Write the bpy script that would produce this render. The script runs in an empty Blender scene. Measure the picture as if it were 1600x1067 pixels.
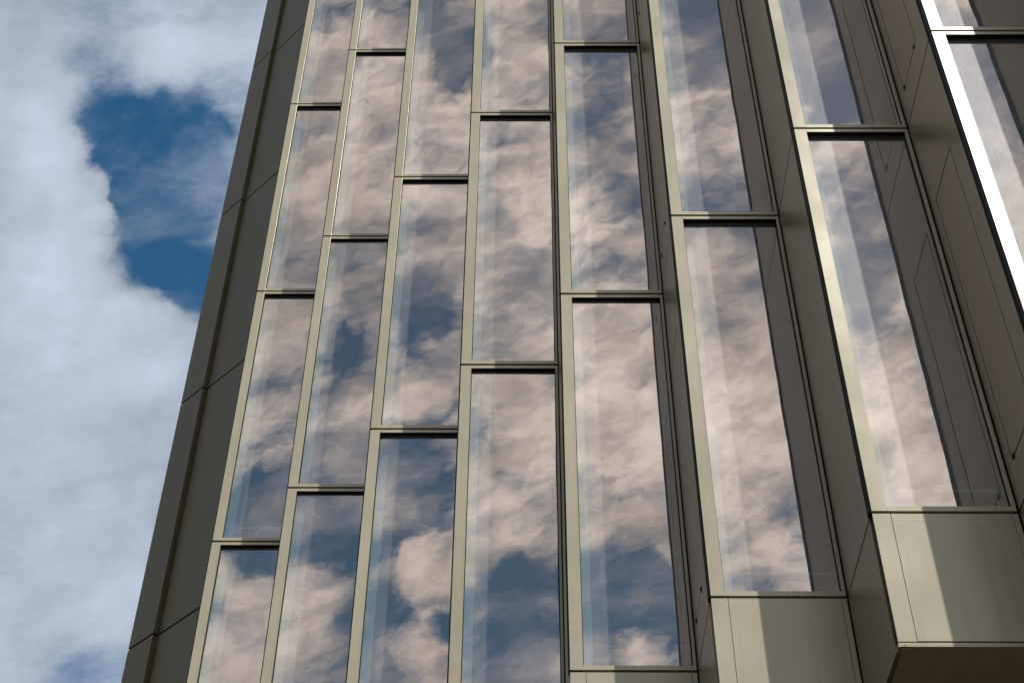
import bpy, bmesh, math, random
from mathutils import Vector, Matrix
rnd = random.Random(7)
R = math.radians
S = bpy.context.scene
C = S.collection

# ------------------------------------------------------------------ camera
ZC = 1.6                                   # eye height above the pavement
YAW, PITCH, ROLL = -0.0103885, 0.7689796, 0.0081474
fw = Vector((math.sin(YAW)*math.cos(PITCH), math.cos(YAW)*math.cos(PITCH), math.sin(PITCH)))
rt = fw.cross(Vector((0, 0, 1))).normalized(); up = rt.cross(fw)
rt2 = rt*math.cos(ROLL) + up*math.sin(ROLL); up2 = -rt*math.sin(ROLL) + up*math.cos(ROLL)
cam_d = bpy.data.cameras.new('camera'); cam = bpy.data.objects.new('camera', cam_d); C.objects.link(cam)
M = Matrix((rt2, up2, -fw)).transposed().to_4x4(); M.translation = Vector((0, 0, ZC))
cam.matrix_world = M
cam_d.sensor_width = 36.0; cam_d.lens = 2324.955/1600*36
cam_d.clip_start = 0.1; cam_d.clip_end = 2000
S.camera = cam

# ------------------------------------------------------------------ exposure
S.view_settings.view_transform = 'Standard'; S.view_settings.look = 'None'
S.view_settings.gamma = 1.0; S.view_settings.exposure = 0.0

# ------------------------------------------------------------------ sun
SUN_AZ, SUN_EL = R(33.0), R(51.0)          # azimuth right of the line of sight, behind the camera
sd = Vector((math.sin(SUN_AZ)*math.cos(SUN_EL), -math.cos(SUN_AZ)*math.cos(SUN_EL), math.sin(SUN_EL)))
sun_d = bpy.data.lights.new('sun', 'SUN'); sun = bpy.data.objects.new('sun', sun_d); C.objects.link(sun)
sun_d.energy = 4.6; sun_d.angle = R(0.55); sun_d.color = (1.0, 0.955, 0.89)
sun.rotation_euler = sd.to_track_quat('Z', 'Y').to_euler(); sun.location = (20, -30, 40)

# ------------------------------------------------------------------ sky with clouds
class NT:
    """small helper for writing node trees"""
    def __init__(s, tree): s.t = tree; s.n = tree.nodes; s.l = tree.links
    def node(s, typ, **kw):
        n = s.n.new(typ)
        for k, v in kw.items(): setattr(n, k, v)
        return n
    def put(s, sock, v):
        if v is None: return
        if isinstance(v, bpy.types.NodeSocket): s.l.new(v, sock)
        else: sock.default_value = v
    def math(s, op, a, b=None, c=None, clamp=False):
        n = s.node('ShaderNodeMath', operation=op, use_clamp=clamp)
        s.put(n.inputs[0], a); s.put(n.inputs[1], b); s.put(n.inputs[2], c); return n.outputs[0]
    def vec(s, op, a, b=None, scale=None):
        n = s.node('ShaderNodeVectorMath', operation=op)
        s.put(n.inputs[0], a)
        if b is not None: s.put(n.inputs[1], b)
        if scale is not None: s.put(n.inputs['Scale'], scale)
        return n.outputs['Value'] if op in ('DOT_PRODUCT', 'LENGTH') else n.outputs[0]
    def noise(s, v, scale, detail=6, rough=.55, dist=0.0, lac=2.0, col=False):
        n = s.node('ShaderNodeTexNoise'); s.put(n.inputs['Vector'], v)
        n.inputs['Scale'].default_value = scale; n.inputs['Detail'].default_value = detail
        n.inputs['Roughness'].default_value = rough; n.inputs['Distortion'].default_value = dist
        n.inputs['Lacunarity'].default_value = lac
        return n.outputs['Color' if col else 0]
    def mapr(s, v, a, b, c=0.0, d=1.0, smooth=True):
        n = s.node('ShaderNodeMapRange', interpolation_type='SMOOTHSTEP' if smooth else 'LINEAR')
        s.put(n.inputs['Value'], v)
        for k, x in zip(('From Min', 'From Max', 'To Min', 'To Max'), (a, b, c, d)): s.put(n.inputs[k], x)
        return n.outputs[0]
    def mixc(s, f, a, b, mode='MIX'):
        n = s.node('ShaderNodeMix', data_type='RGBA', blend_type=mode)
        s.put(n.inputs[0], f); s.put(n.inputs[6], a); s.put(n.inputs[7], b); return n.outputs[2]

# where the sky is open (negative) or piled with cloud (positive): direction, sharpness, amount
CLOUD_MARKS = [
    (-0.0538, -0.5611, 0.8260, 3176, -1.00), (-0.0350, -0.5820, 0.8125, 7844, -0.80), (-0.0745, -0.5501, 0.8317, 6006, -0.50),
    (0.0495, -0.5783, 0.8143, 7844, -0.70), (0.0456, -0.6086, 0.7922, 15375, -0.50), (0.0714, -0.6439, 0.7618, 10677, -0.45),
    (0.1094, -0.5485, 0.8290, 3176, -1.10), (0.1285, -0.5675, 0.8133, 7844, -0.60), (0.1863, -0.5422, 0.8194, 2669, -1.30),
    (0.1954, -0.5646, 0.8019, 2669, -1.30), (0.2081, -0.5828, 0.7855, 4745, -1.00), (0.1501, -0.5422, 0.8268, 3843, -0.60),
    (0.2166, -0.6614, 0.7181, 4745, -0.90), (0.2228, -0.6787, 0.6998, 4745, -0.90), (0.2141, -0.6400, 0.7380, 10677, -0.50),
    (0.2331, -0.6118, 0.7559, 4745, -0.50), (0.2998, -0.5685, 0.7661, 1186, -0.60), (0.2679, -0.5383, 0.7991, 2669, -0.60),
    (-0.0633, -0.7041, 0.7073, 5447, -0.90), (-0.0761, -0.7185, 0.6914, 15375, -0.40), (-0.1122, -0.7220, 0.6828, 9384, -0.80),
    (-0.1185, -0.7331, 0.6697, 10677, -0.40), (0.1242, -0.6501, 0.7496, 12257, -0.70), (0.1534, -0.6538, 0.7410, 12257, -0.50),
    (0.1415, -0.7073, 0.6926, 12257, -0.60), (0.0011, -0.6901, 0.7237, 12257, -0.45), (-0.0118, -0.6455, 0.7637, 10677, -0.30),
    (0.0649, -0.6311, 0.7730, 19854, -0.30), (-0.1762, -0.7653, 0.6191, 3843, -0.80), (-0.1798, -0.7804, 0.5989, 4745, -0.90),
    (-0.1428, -0.7826, 0.6060, 3843, -0.90), (-0.1256, -0.8021, 0.5839, 3843, -0.90), (-0.0969, -0.7737, 0.6260, 6006, -0.80),
    (-0.0714, -0.7834, 0.6175, 4745, -0.80), (-0.0585, -0.7892, 0.6113, 4745, -0.60), (-0.1084, -0.8205, 0.5612, 4745, -0.50),
    (0.0055, -0.8368, 0.5474, 2274, -1.30), (-0.0072, -0.8181, 0.5750, 4745, -0.70), (-0.0239, -0.8478, 0.5298, 3843, -0.90),
    (0.0689, -0.8256, 0.5601, 3176, -1.20), (0.0981, -0.8258, 0.5553, 3843, -0.90), (0.0476, -0.8403, 0.5400, 6006, -0.40),
    (-0.0907, -0.8489, 0.5207, 3843, -0.50), (-0.0537, -0.8311, 0.5535, 10677, -0.90), (0.1523, -0.8060, 0.5720, 12257, -0.70),
    (0.1766, -0.8050, 0.5663, 12257, -0.50), (-0.1899, -0.8196, 0.5405, 10677, -0.30), (-0.1328, -0.8296, 0.5423, 7844, -0.30),
    (-0.0667, -0.8115, 0.5805, 5447, 0.70), (-0.0835, -0.8154, 0.5729, 10677, 0.50), (-0.0744, -0.8413, 0.5354, 5447, 0.80),
    (0.0768, -0.8421, 0.5338, 7844, 0.80), (0.0181, -0.8478, 0.5300, 10677, 0.50), (-0.1456, -0.8190, 0.5550, 4745, 0.50),
    (-0.1909, -0.8033, 0.5642, 6006, 0.40), (-0.1930, -0.8323, 0.5197, 3843, 0.50), (0.0697, -0.7363, 0.6730, 1186, 0.35),
    (0.1538, -0.7434, 0.6509, 1186, 0.35), (-0.0074, -0.7525, 0.6586, 1501, 0.35), (0.2499, -0.7419, 0.6222, 1186, 0.50),
    (0.1120, -0.6826, 0.7222, 3843, 0.30), (0.0355, -0.7714, 0.6354, 2669, 0.30), (-0.1128, -0.8130, 0.5712, 24024, 0.50),
    (-0.1222, -0.6342, 0.7634, 1961, 0.40), (-0.0839, -0.6104, 0.7876, 3843, 0.40), (0.1111, -0.6187, 0.7777, 3843, 0.30),
    (0.2050, -0.6028, 0.7711, 15375, 0.40), (0.0013, -0.8276, 0.5613, 6006, -0.50), (0.0182, -0.8378, 0.5456, 4745, -0.50),
    (-0.0963, -0.8047, 0.5858, 19854, -0.50), (-0.1549, -0.7913, 0.5915, 7844, -0.50), (-0.0540, -0.8121, 0.5810, 24024, -0.40),
    (0.0859, -0.8150, 0.5731, 7844, -0.40), (-0.1093, -0.7859, 0.6086, 10677, -0.40), (-0.0751, -0.8135, 0.5767, 10677, 0.40),
    (-0.0701, -0.8460, 0.5286, 10677, 0.50), (0.0810, -0.8429, 0.5319, 10677, 0.50), (0.1622, -0.7167, 0.6782, 1961, 0.25),
    (0.0527, -0.7429, 0.6673, 2669, 0.25), (0.1325, -0.7808, 0.6105, 1501, 0.30), (0.0269, -0.7661, 0.6421, 2669, 0.25),
    (-0.0881, -0.7978, 0.5965, 10677, -0.70), (-0.0538, -0.8241, 0.5638, 12257, -0.60), (-0.0915, -0.8289, 0.5519, 9384, -0.60),
    (-0.0907, -0.8510, 0.5172, 7844, -0.50), (-0.1526, -0.7990, 0.5816, 4745, -0.70), (-0.1161, -0.8358, 0.5366, 15375, -0.60),
    (-0.1483, -0.8431, 0.5169, 10677, -0.30), (0.0098, -0.8252, 0.5647, 4745, -0.50), (-0.1799, -0.7752, 0.6055, 7844, -0.40),
    (-0.0633, -0.6949, 0.7163, 10677, -0.40), (0.1989, -0.5542, 0.8083, 2669, -0.40), (-0.2491, 0.5965, 0.7630, 2669, -1.10),
    (-0.2279, 0.6094, 0.7594, 2669, -1.00), (-0.2040, 0.6127, 0.7635, 3843, -0.70), (-0.2524, 0.6341, 0.7309, 4745, -1.10),
    (-0.2371, 0.6552, 0.7172, 3176, -1.20), (-0.2491, 0.6684, 0.7008, 6006, -1.10), (-0.2736, 0.5827, 0.7652, 7844, -0.80),
    (-0.2135, 0.6833, 0.6982, 6006, -1.00), (-0.2011, 0.6638, 0.7204, 7844, -0.50), (-0.2652, 0.5679, 0.7792, 7844, -0.50),
    (-0.2152, 0.5884, 0.7794, 6006, -0.40), (-0.2744, 0.5986, 0.7526, 15375, -0.80), (-0.2636, 0.6196, 0.7394, 15375, -0.80),
    (-0.2208, 0.6391, 0.7367, 6006, -0.50), (-0.2833, 0.5519, 0.7843, 10677, -0.30), (-0.3094, 0.6231, 0.7183, 794, 0.50),
    (-0.3068, 0.5670, 0.7644, 1961, 0.30), (-0.2836, 0.6438, 0.7107, 4745, 0.80), (-0.2965, 0.5850, 0.7549, 7844, 0.60),
    (-0.2754, 0.6268, 0.7289, 24024, 0.60), (-0.2571, 0.6819, 0.6848, 7844, 0.50), (-0.2375, 0.7001, 0.6734, 2669, 0.50),
    (-0.2841, 0.6939, 0.6617, 1186, 0.40), (-0.2135, 0.5522, 0.8059, 1186, 0.40), (-0.2413, 0.7166, 0.6545, 1501, 0.50),
    (-0.2086, 0.6313, 0.7469, 10677, 0.25), (-0.2338, 0.5628, 0.7928, 6006, 0.15), (-0.2812, 0.8193, 0.4996, 6006, -0.50),
    (-0.3151, 0.5267, 0.7895, 2669, 0.20), (-0.2947, 0.7327, 0.6135, 490, 0.50), (-0.3077, 0.7671, 0.5629, 490, 0.50),
    (-0.3215, 0.6711, 0.6681, 667, 0.40), (-0.2723, 0.7989, 0.5362, 1186, 0.20), (-0.3214, 0.5642, 0.7606, 1186, 0.30),
    (-0.2146, 0.5753, 0.7893, 3843, -0.35), (-0.2424, 0.5780, 0.7792, 3843, -0.35), (-0.2128, 0.6403, 0.7381, 3843, 0.20),
    (-0.2848, 0.5775, 0.7651, 7844, -0.50), (-0.2779, 0.5916, 0.7568, 10677, -0.50), (-0.2683, 0.6498, 0.7112, 15375, -0.50),
    (-0.2214, 0.6761, 0.7028, 7844, -0.40), (-0.2866, 0.6185, 0.7317, 6006, 0.60), (-0.3081, 0.5922, 0.7445, 3843, 0.50),
    (-0.2989, 0.6527, 0.6962, 2669, 0.60), (-0.2368, 0.6398, 0.7312, 7844, -0.45), (-0.2488, 0.6471, 0.7207, 10677, -0.40),
    (-0.2363, 0.6241, 0.7448, 7844, -0.40), (-0.2253, 0.6663, 0.7108, 7844, -0.40), (-0.2035, 0.5965, 0.7764, 6006, -0.20),
    (-0.2479, 0.5706, 0.7829, 6006, -0.25), (-0.2301, 0.5666, 0.7912, 4745, 0.15), (-0.2156, 0.5981, 0.7718, 10677, 0.20),
    (-0.2028, 0.6417, 0.7397, 7844, -0.45), (-0.1960, 0.6137, 0.7648, 7844, -0.35), (-0.2092, 0.6626, 0.7191, 7844, -0.40),
    (-0.2054, 0.6815, 0.7024, 10677, -0.40), (-0.2473, 0.6807, 0.6895, 10677, 0.40), (-0.2687, 0.6826, 0.6796, 6006, 0.30),
]
W = bpy.data.worlds.new('World'); S.world = W; W.use_nodes = True
W.node_tree.nodes.clear(); w = NT(W.node_tree)
SKY_K = 0.10                                # background strength
sky = w.node('ShaderNodeTexSky', sky_type='NISHITA', sun_disc=False)
sky.sun_elevation = SUN_EL; sky.sun_rotation = math.pi - SUN_AZ
sky.air_density = 1.0; sky.dust_density = 0.3; sky.ozone_density = 2.5; sky.altitude = 50
hs = w.node('ShaderNodeHueSaturation'); w.l.new(sky.outputs[0], hs.inputs['Color'])
hs.inputs['Saturation'].default_value = 1.27; hs.inputs['Value'].default_value = 0.98; hs.inputs['Hue'].default_value = 0.489
D = w.node('ShaderNodeTexCoord').outputs['Generated']
toward = w.mapr(w.vec('DOT_PRODUCT', D, tuple(sd)), 0.55, 0.92)   # 1 round the sun, 0 on the far side of the sky
w1 = w.vec('SUBTRACT', w.noise(D, 9.0, 3, .5, col=True), (.5, .5, .5))
w2 = w.vec('SUBTRACT', w.noise(D, 42.0, 7, .66, col=True), (.5, .5, .5))
Dw = w.vec('ADD', D, w.vec('SCALE', w1, scale=0.050))
Dw = w.vec('ADD', Dw, w.vec('SCALE', w2, scale=0.026))
Dn = w.vec('NORMALIZE', Dw)
field = None
for (x, y, z, k, a) in CLOUD_MARKS:
    g = w.math('MULTIPLY', w.math('POWER', w.math('MAXIMUM', w.vec('DOT_PRODUCT', Dn, (x, y, z)), 0.0), float(k)), float(a))
    field = g if field is None else w.math('ADD', field, g)
# wind-drawn coordinates: stretched along one heading so that the cloud breaks into streaks
wa, wb, wc = Vector((.93, .10, .35)).normalized(), Vector((-.2, .9, .1)), Vector((0, 0, 1))
wb = (wb - wa*wb.dot(wa)).normalized(); wc = wa.cross(wb)
wq = w.node('ShaderNodeCombineXYZ')
Dl = w.vec('NORMALIZE', w.vec('ADD', D, w.vec('SCALE', w1, scale=0.022)))
for k, (ax, s) in enumerate(((wa, .48), (wb, 1.0), (wc, 1.0))):
    w.l.new(w.math('MULTIPLY', w.vec('DOT_PRODUCT', Dl, tuple(ax)), s), wq.inputs[k])
Q = wq.outputs[0]
big = w.noise(Dn, 10.0, 3, .5)
fine = w.noise(Q, 36.0, 12, .65, 0.0)
amp = w.math('MULTIPLY_ADD', toward, 1.9, 1.5)
dens = w.math('ADD', w.math('MULTIPLY', w.math('SUBTRACT', big, .5), 1.2), w.math('MULTIPLY', w.math('SUBTRACT', fine, .5), amp))
dens = w.math('ADD', w.math('ADD', dens, field), w.math('MULTIPLY_ADD', toward, -.06, .78))
mask = w.mapr(dens, -0.12, 1.16)
veil = w.math('MULTIPLY', w.mapr(w.noise(Q, 16.0, 9, .62, .3), .44, .72), w.math('MULTIPLY_ADD', toward, .12, .40))   # thin high cloud over everything
mask = w.math('MAXIMUM', mask, w.math('ADD', veil, w.math('MULTIPLY', mask, .5)))
# clouds: brighter where thick, greyer in their folds, brighter towards the sun
fold = w.noise(w.vec('ADD', Q, (3.1, 1.7, .4)), 40.0, 10, .64, 0.0)
soft = w.noise(w.vec('ADD', D, (1.1, .7, 2.4)), 6.5, 4, .5)
lit = w.mapr(fold, .34, .66, w.math('MULTIPLY_ADD', toward, -.34, .96), 1.05)
lit = w.math('MULTIPLY', lit, w.mapr(soft, .33, .67, .80, 1.14))
lit = w.math('ADD', lit, w.mapr(dens, .8, 2.3, -.06, .20))
cA = w.mixc(toward, (4.6, 5.25, 6.3, 1), (18.3, 18.0, 17.8, 1))
cc = w.mixc(1.0, cA, w.node('ShaderNodeCombineColor').outputs[0], 'MULTIPLY')
cmb = cc.node.inputs[7].links[0].from_node
for i in range(3): w.l.new(lit, cmb.inputs[i])
col = w.mixc(mask, hs.outputs[0], cc)
bg = w.node('ShaderNodeBackground'); w.l.new(col, bg.inputs[0]); bg.inputs[1].default_value = SKY_K
wo = w.node('ShaderNodeOutputWorld'); w.l.new(bg.outputs[0], wo.inputs[0])
W.cycles.sampling_method = 'MANUAL'; W.cycles.sample_map_resolution = 512

# ------------------------------------------------------------------ materials
def mat(name):
    m = bpy.data.materials.new(name); m.use_nodes = True; m.node_tree.nodes.clear()
    n = NT(m.node_tree); o = n.node('ShaderNodeOutputMaterial'); return m, n, o

def metal(name, col, rough, metallic, grain=(60, 60, 300), var=.10):
    m, n, o = mat(name)
    tc = n.vec('ADD', n.node('ShaderNodeTexCoord').outputs['Object'], (3.37, 5.713, 2.131))
    gr = n.noise(n.vec('MULTIPLY', tc, grain), 1.0, 3, .6)              # brushed / anodised grain
    bl = n.noise(tc, 1.3, 4, .6)                                        # slow batch variation
    st = n.noise(n.vec('MULTIPLY', tc, (14, 14, .5)), 1.0, 3, .5)     # rain streaks
    v = n.math('ADD', n.mapr(gr, .25, .75, 1-var*.25, 1+var*.25), n.mapr(bl, .3, .7, -.05, .05))
    v = n.math('ADD', v, n.mapr(n.node('ShaderNodeObjectInfo').outputs['Random'], 0, 1, -.04, .04, smooth=False))
    v = n.math('ADD', v, n.mapr(st, .5, .75, 0.0, -.08))
    cmb = n.node('ShaderNodeCombineColor')
    for i in range(3): n.l.new(v, cmb.inputs[i])
    c = n.mixc(1.0, (*col, 1), cmb.outputs[0], 'MULTIPLY')
    b = n.node('ShaderNodeBsdfPrincipled'); n.l.new(c, b.inputs['Base Color'])
    b.inputs['Metallic'].default_value = metallic; b.inputs['Specular IOR Level'].default_value = .3
    n.l.new(n.mapr(bl, .3, .7, rough-.02, rough+.04), b.inputs['Roughness'])
    bp = n.node('ShaderNodeBump'); bp.inputs['Strength'].default_value = .03; bp.inputs['Distance'].default_value = .0008
    b2 = n.node('ShaderNodeBump'); b2.inputs['Strength'].default_value = .5; b2.inputs['Distance'].default_value = .004
    n.l.new(n.noise(n.vec('MULTIPLY', tc, (1.6, 1.6, .9)), 1.0, 1, .4), b2.inputs['Height']); n.l.new(b2.outputs[0], bp.inputs['Normal'])
    n.l.new(gr, bp.inputs['Height']); n.l.new(bp.outputs[0], b.inputs['Normal'])
    n.l.new(b.outputs[0], o.inputs[0]); return m

def plain(name, col, rough=.6, var=.1, scale=4, spec=.3):
    m, n, o = mat(name)
    tc = n.node('ShaderNodeTexCoord').outputs['Object']
    v = n.mapr(n.noise(tc, scale, 5, .6), .3, .7, 1-var, 1+var)
    cmb = n.node('ShaderNodeCombineColor')
    for i in range(3): n.l.new(v, cmb.inputs[i])
    b = n.node('ShaderNodeBsdfPrincipled')
    n.l.new(n.mixc(1.0, (*col, 1), cmb.outputs[0], 'MULTIPLY'), b.inputs['Base Color'])
    b.inputs['Roughness'].default_value = rough; b.inputs['Specular IOR Level'].default_value = spec
    n.l.new(b.outputs[0], o.inputs[0]); return m

def coated_glass():
    m, n, o = mat('coated_glass')
    tc = n.node('ShaderNodeTexCoord').outputs['Object']
    lw = n.node('ShaderNodeLayerWeight'); lw.inputs['Blend'].default_value = .35
    wav = n.noise(n.vec('MULTIPLY', tc, (1, 1, .55)), 1.6, 2, .45)
    bp = n.node('ShaderNodeBump'); bp.inputs['Strength'].default_value = 1.0; bp.inputs['Distance'].default_value = GLASS_WAVE
    n.l.new(wav, bp.inputs['Height'])
    gl = n.node('ShaderNodeBsdfGlossy'); gl.inputs['Roughness'].default_value = 0.0
    gl.inputs['Color'].default_value = GLASS_TINT; n.l.new(bp.outputs[0], gl.inputs['Normal'])
    tr = n.node('ShaderNodeBsdfTransparent'); tr.inputs['Color'].default_value = (.70, .90, .88, 1)
    mx = n.node('ShaderNodeMixShader'); n.l.new(n.mapr(lw.outputs['Fresnel'], 0.0, .6, GLASS_R, .9, smooth=False), mx.inputs[0])
    n.l.new(tr.outputs[0], mx.inputs[1]); n.l.new(gl.outputs[0], mx.inputs[2])
    # dust film: fine specks and vertical wipe marks, lit only where the sun reaches the pane
    sp = n.noise(n.vec('MULTIPLY', tc, (150, 150, 110)), 1.0, 2, .7)
    wi = n.noise(n.vec('MULTIPLY', tc, (170, 170, 3.5)), 1.0, 3, .6)
    du = n.math('MULTIPLY', n.mapr(sp, .3, .7, .6, 1.4), n.mapr(wi, .3, .7, .85, 1.15))
    df = n.node('ShaderNodeBsdfDiffuse'); df.inputs['Color'].default_value = (.80, .82, .84, 1)
    gd = n.node('ShaderNodeBsdfGlossy'); gd.inputs['Roughness'].default_value = .42; gd.inputs['Color'].default_value = (.8, .8, .8, 1)
    md = n.node('ShaderNodeMixShader'); md.inputs[0].default_value = .25
    n.l.new(df.outputs[0], md.inputs[1]); n.l.new(gd.outputs[0], md.inputs[2])
    m2 = n.node('ShaderNodeMixShader'); n.l.new(n.math('MULTIPLY', du, DUST), m2.inputs[0])
    n.l.new(mx.outputs[0], m2.inputs[1]); n.l.new(md.outputs[0], m2.inputs[2])
    n.l.new(m2.outputs[0], o.inputs[0]); return m

def clear_glass():
    m, n, o = mat('inner_glass_face')
    tr = n.node('ShaderNodeBsdfTransparent'); tr.inputs['Color'].default_value = (.93, .97, .95, 1)
    n.l.new(tr.outputs[0], o.inputs[0]); return m

GLASS_TINT = (.665, .564, .502, 1); GLASS_R = .44; DUST = .08; GLASS_WAVE = .0024
CHAMP = metal('champagne_anodised_aluminium', (.330, .302, .222), .24, .10, var=.02)
WALLM = metal('bronze_cladding', (.132, .109, .064), .48, .5, var=.07)
SIDEM = metal('side_cladding', (.250, .205, .135), .36, .55, var=.07)
GLASS = coated_glass(); CLEAR = clear_glass()
GASK = plain('black_gasket', (.007, .007, .0075), .7, spec=.12)
LINING = plain('pale_lining', (.74, .84, .82), .7, .05)
INT = plain('interior_plaster', (.34, .35, .36), .8, .08)
SLABM = plain('ceiling_plaster', (.22, .23, .24), .8, .08)
ROOF = plain('roof_membrane', (.12, .12, .12), .9, .2)
GROUNDM = plain('paving', (.072, .049, .029), .85, .3, 1.5)
BASEG = plain('dark_base_cladding', (.05, .05, .048), .35, .2)

# ------------------------------------------------------------------ mesh helpers
class MB:
    def __init__(s): s.b = bmesh.new()
    def box(s, x0, y0, z0, x1, y1, z1, mi=0):
        v = [s.b.verts.new((x, y, z)) for x in (x0, x1) for y in (y0, y1) for z in (z0, z1)]
        for q in ((0, 1, 3, 2), (4, 6, 7, 5), (0, 4, 5, 1), (2, 3, 7, 6), (0, 2, 6, 4), (1, 5, 7, 3)):
            f = s.b.faces.new([v[i] for i in q]); f.material_index = mi
        return s
    def prism(s, pts, z0, z1, mi=0):
        lo = [s.b.verts.new((x, y, z0)) for x, y in pts]; hi = [s.b.verts.new((x, y, z1)) for x, y in pts]
        s.b.faces.new(lo); s.b.faces.new(hi)
        for i in range(len(pts)):
            j = (i+1) % len(pts); s.b.faces.new((lo[i], lo[j], hi[j], hi[i]))
        for f in s.b.faces: f.material_index = mi if mi else f.material_index
        return s
    def build(s, name, ms, parent=None, loc=(0, 0, 0), rz=0.0, bevel=0.0, rot=None):
        bmesh.ops.recalc_face_normals(s.b, faces=s.b.faces[:])
        me = bpy.data.meshes.new(name); s.b.to_mesh(me); s.b.free()
        for m in (ms if isinstance(ms, (list, tuple)) else [ms]): me.materials.append(m)
        o = bpy.data.objects.new(name, me); C.objects.link(o)
        o.location = loc; o.rotation_euler = rot or (0, 0, rz)
        if parent: o.parent = parent
        if bevel:
            bv = o.modifiers.new('edge', 'BEVEL'); bv.width = bevel; bv.segments = 2; bv.limit_method = 'ANGLE'
        return o
def twin(o, parent, loc=None):
    c = o.copy(); C.objects.link(c); c.parent = parent
    if loc is not None: c.location = loc
    return c

# ------------------------------------------------------------------ sizes taken off the facade
BW, BD, H = 0.8562, 0.8624, 3.6            # bay width, sawtooth step, storey
X5, Y5 = 0.3102, 8.6330                    # outer left corner of the fifth bay
Z2 = ZC + 8.9088                           # level of the joint row in the middle of the picture
def bx(b): return X5 + (b-5)*BW
def by(b): return Y5 - (b-5)*BD
def lv(L): return Z2 + (2-L)*H             # joints: 0 is high, 3 is the lowest
FB, LB = 1, 11                             # first and last bay
TOP = -3
ZS = lv(3) - .893                          # underside of the projecting facade

bld = bpy.data.objects.new('office_building', None); C.objects.link(bld)
bld['label'] = 'tall building with a sawtooth facade of champagne metal frames and mirrored windows reflecting clouds'
bld['category'] = 'building'

# ------------------------------------------------------------------ windows: built once, copied up and along
def make_window(b, L):
    """local origin: outer left corner of the bay at the lower joint"""
    f = MB(); z0, z1 = .011, H-.0115
    zb, zt = .046, H-.043                   # glass opening
    xl, xr = .093, .828
    f.box(.004, 0, z0, xl, .014, z1); f.box(.022, .0141, z0, xl, .075, z1)                        # wide left stile
    f.box(xr, 0, z0, .8475, .075, z1)                       # slim right stile
    f.box(xl, .0006, z0, xr, .075, zb)                      # bottom rail
    f.box(xl, .0006, zt, xr, .075, z1)                      # top rail
    fr = f.build('window', CHAMP, bld, (bx(b), by(b), lv(L+1)), bevel=.001)
    g = MB(); t = .006
    g.box(xl, .026, zb, xl+t, .036, zt); g.box(xr-t, .026, zb, xr, .036, zt)
    g.box(xl+t, .026, zb, xr-t, .036, zb+t); g.box(xl+t, .004, zt-.007, xr-t, .036, zt+.001)
    g.box(-.007, .0145, z0-.004, .0218, .067, z1+.004)                 # dark joint at the outer corner
    g.build('gasket', GASK, fr)
    p = MB(); p.box(-(xr-xl)/2, -.006, -(zt-zb)/2, (xr-xl)/2, .006, (zt-zb)/2)
    for fc in p.b.faces: fc.material_index = 0 if abs(fc.calc_center_median().y+.006) < 1e-5 else 1
    pane = p.build('pane', [GLASS, CLEAR], fr, ((xl+xr)/2, .044, (zt+zb)/2))
    r = MB()
    r.box(xl-.01, .13, .0, xl+.075, .16, H-.2)              # lit inner reveal board seen through the pane
    r.box(xl-.03, .16, .0, xl-.01, .70, H-.2)
    r.build('reveal', LINING, fr)
    s = MB(); s.box(xl+.08, .22, .325, xr+.02, .26, .345)
    s.build('sill_rail', LINING, fr)
    return fr

cells = [(b, L) for b in range(FB, LB+1) for L in range(TOP, 3)]      # L: level of the window's top joint
proto = None
for b, L in cells:
    if proto is None:
        o = proto = make_window(b, L)
        kids = list(o.children)
    else:
        o = twin(proto, bld, (bx(b), by(b), lv(L+1)))
        for k in kids: twin(k, o)
    for k in o.children:
        if k.name.startswith('pane'):
            k.rotation_euler = (R(rnd.uniform(-.2, .2)), 0, R(rnd.uniform(-.2, .2)))
# ------------------------------------------------------------------ spandrel panels below the lowest windows
def spandrel(b):
    m = MB(); z0, z1 = -.869, -.008
    m.box(.004, 0, z0-.004, .108, .014, z1)
    m.box(.111, .0008, z0, .812, .05, z1)
    m.box(.815, 0, z0, .8475, .05, z1)
    o = m.build('spandrel_panel', CHAMP, bld, (bx(b), by(b), lv(3)), bevel=.0012)
    m = MB(); m.box(.004, .0015, -.892, BW, .05, -.8785); m.box(.0, .002, -.903, .045, .078, -.8921)
    m.build('drip_trim', CHAMP, o, bevel=.001)
sp0 = None
for b in range(FB, LB+1): spandrel(b)

# ------------------------------------------------------------------ side panels of the sawtooth (face left)
def side_panel(b, L, zlo, zhi, door):
    """return between bay b and bay b+1, x = bx(b+1); y runs from the inner corner towards the street"""
    xs = bx(b+1); yi = by(b)
    Y = lambda s: -s                                       # s: distance out from the inner corner
    s0, s1, s2 = .012, .770, BD-.072                        # inner gap, faint seam, outer end
    h = zhi-zlo; za, zb = .008, h-.008
    m = MB()
    def slab(sa, sb, a, c, x=-.0): m.box(x, Y(sb), a, .025, Y(sa), c)
    if door:
        da, db_ = .112, .585; dz0, dz1 = .29, h-.955
        slab(s0, da, za, zb); slab(db_, s1-.001, za, zb)
        slab(da, db_, za, dz0); slab(da, db_, dz1, zb)
    else:
        slab(s0, s1-.001, za, zb)
    slab(s1+.001, s2, za, zb)
    o = m.build('side_panel', SIDEM, bld, (xs, yi, zlo), bevel=.0012)
    if door:
        g = .013
        d = MB(); d.box(.0008, Y(db_-g), dz0+g, .025, Y(da+g), dz1-g)
        dr = d.build('vent_door', SIDEM, o, bevel=.001)
        for s in (da+.035, db_-.075):
            l = MB(); l.box(-.006, Y(s+.018), dz0-.014, .002, Y(s), dz0+.022); l.box(-.009, Y(s+.014), dz0-.004, -.006, Y(s+.005), dz0+.012)
            l.build('latch', GASK, dr, bevel=.002)
for b in range(0, LB):
    for L in range(TOP, 3):
        side_panel(b, L, lv(L+1), lv(L), door=(b % 2 == 1))
    side_panel(b, 3, ZS-.018, lv(3), False)
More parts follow.
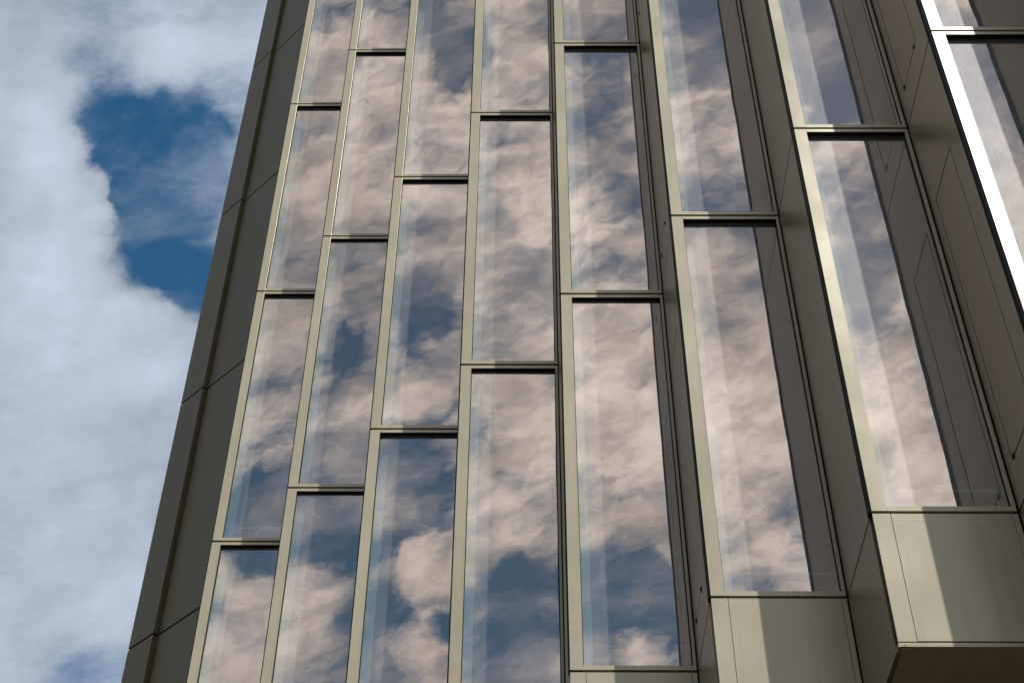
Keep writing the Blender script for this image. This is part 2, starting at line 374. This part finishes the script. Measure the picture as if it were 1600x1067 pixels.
side_panel(LB, 2, ZS+.006, lv(TOP), False) if False else None

# black cavity seen in the gaps, then the inner wall behind each side panel
for b in range(0, LB):
    xs, yi = bx(b+1), by(b)
    m = MB()
    m.box(xs+.026, yi-BD+.076, ZS+.012, xs+.06, yi+.03, lv(TOP))     # behind the side panel
    m.box(xs+.012, yi-BD+.02, ZS+.012, xs+.09, yi-BD+.0755, lv(TOP)) if False else None
    m.build('cavity_backing', GASK, bld)
for b in range(FB, LB+1):                  # behind the frames, around each opening
    X, Y = bx(b), by(b); m = MB()
    m.box(X+.014, Y+.016, ZS+.012, X+.09, Y+.10, lv(TOP))
    m.box(X+.831, Y+.012, ZS+.012, X+BW+.02, Y+.10, lv(TOP))
    for L in range(TOP+1, 4): m.box(X+.09, Y+.045, lv(L)-.040, X+.831, Y+.10, lv(L)+.043)
    m.box(X+.09, Y+.052, ZS+.012, X+.831, Y+.10, lv(3)-.04)
    m.build('frame_backing', GASK, bld)
    m = MB(); m.box(X+.061, Y+.101, ZS+.02, X+.085, Y+BD-.03, lv(TOP))
    m.build('inner_wall', INT, bld)

# soffit under the sawtooth
pts = []
for b in range(FB, LB+1):
    pts += [(bx(b)+.028, by(b)+.002), (bx(b)+BW+(.028 if b < LB else 0), by(b)+.002)]
sx = [(x, y) for x, y in pts] + [(bx(LB)+BW, 16.5), (-5.0, 16.5), (-4.28, 14.10), (bx(1)+.028, by(0)+.02)]
MB().prism(sx, ZS-.009, ZS+.0005).build('soffit', CHAMP, bld)
# ------------------------------------------------------------------ inside: floor slabs and a far wall
inner = [(bx(1)+.1, by(1)+.9)] 
for L in range(TOP, 4):
    p = []
    for b in range(FB, LB+1): p += [(bx(b)+.09, by(b)+.17), (bx(b)+BW+.06, by(b)+.17)]
    p += [(bx(LB)+BW, 16), (-4.1, 16), (-4.1, 14.1), (bx(1)+.09, by(0)+.1)]
    MB().prism(p, lv(L)-.28 if L < 3 else lv(L)-.5, lv(L)+.02).build('floor_slab', SLABM, bld)
a = Vector((bx(1)+2.6, by(1)+2.6, 0)); c = Vector((bx(LB)+3.2, by(LB)+2.0, 0))
MB().prism([(-1.2, 16), (bx(LB)+BW, 7.0), (bx(LB)+BW, 16)], ZS+.3, lv(TOP)-.3).build('core_wall', INT, bld)
# ------------------------------------------------------------------ flat wall beyond the sawtooth (runs 45 degrees back, faces left)
q = math.sqrt(.5)
A0 = Vector((bx(1)+.002, by(0)-.004)); dirw = Vector((-q, q)); nrm = Vector((-q, -q))
lenA, lenB, proud = 1.197, .475, .06
def wall_panel(s0, s1, out, z0, z1, name):
    m = MB(); m.box(s0, -out, z0, s1, .03, z1)
    o = m.build(name, WALLM, bld, (A0.x, A0.y, 0), bevel=.002)
    o.rotation_euler = (0, 0, math.atan2(dirw.y, dirw.x))
    return o
for L in range(TOP, 4):
    zt = lv(L)-.013; zb = (lv(L+1)+.013) if L < 3 else ZS
    # local x runs along the wall, local -y would face away: mirror by using +y as outward
    m = MB(); m.box(.01, -.03, zb, lenA-.022, 0, zt)
    o = m.build('wall_panel', WALLM, bld, (A0.x, A0.y, 0), math.atan2(dirw.y, dirw.x), bevel=.002)
    m = MB(); m.box(lenA, -.03, zb, lenA+lenB, proud, zt)
    o = m.build('corner_panel', WALLM, bld, (A0.x, A0.y, 0), math.atan2(dirw.y, dirw.x), bevel=.003)
m = MB(); m.box(0.0, -.12, ZS+.01, lenA+lenB-.008, -.032, lv(TOP)); m.box(lenA-.001+.006, -.0319, ZS+.01, lenA+lenB-.012, proud-.03, lv(TOP))
m.build('cavity_backing', GASK, bld, (A0.x, A0.y, 0), math.atan2(dirw.y, dirw.x))
# far side of the building and its roof
cend = A0 + dirw*(lenA+lenB-.02)
MB().prism([(cend.x, cend.y), (cend.x+.5, cend.y+.02), (-.6, 17.2), (bx(LB)+BW, 17.2), (bx(LB)+BW, 17.4), (-.7, 17.4)], ZS, lv(TOP)).build('rear_wall', WALLM, bld)
MB().box(bx(LB)+BW+.002, by(LB)+.001, ZS, bx(LB)+BW+.06, 17.2, lv(TOP)).build('end_wall', WALLM, bld)
rp = [(x-.02, y-.02) for x, y in pts] + [(bx(LB)+BW+.08, 17.45), (-.8, 17.45), (cend.x-.03, cend.y), (bx(1)-.03, by(0)+.02)]
MB().prism(rp, lv(TOP)+.001, lv(TOP)+.5).build('roof', ROOF, bld)
# recessed ground floor that carries it
MB().prism([(bx(1)+2.5, by(1)+1.6), (bx(LB)+.8, by(LB)+2.3), (bx(LB)+.8, 16.5), (-1.5, 16.5)], 0.0, ZS-.0095).build('ground_floor_wall', BASEG, bld)

# ------------------------------------------------------------------ ground
m = MB(); m.box(-400, -400, -.2, 400, 400, 0)
g = m.build('ground', GROUNDM); g['kind'] = 'structure'
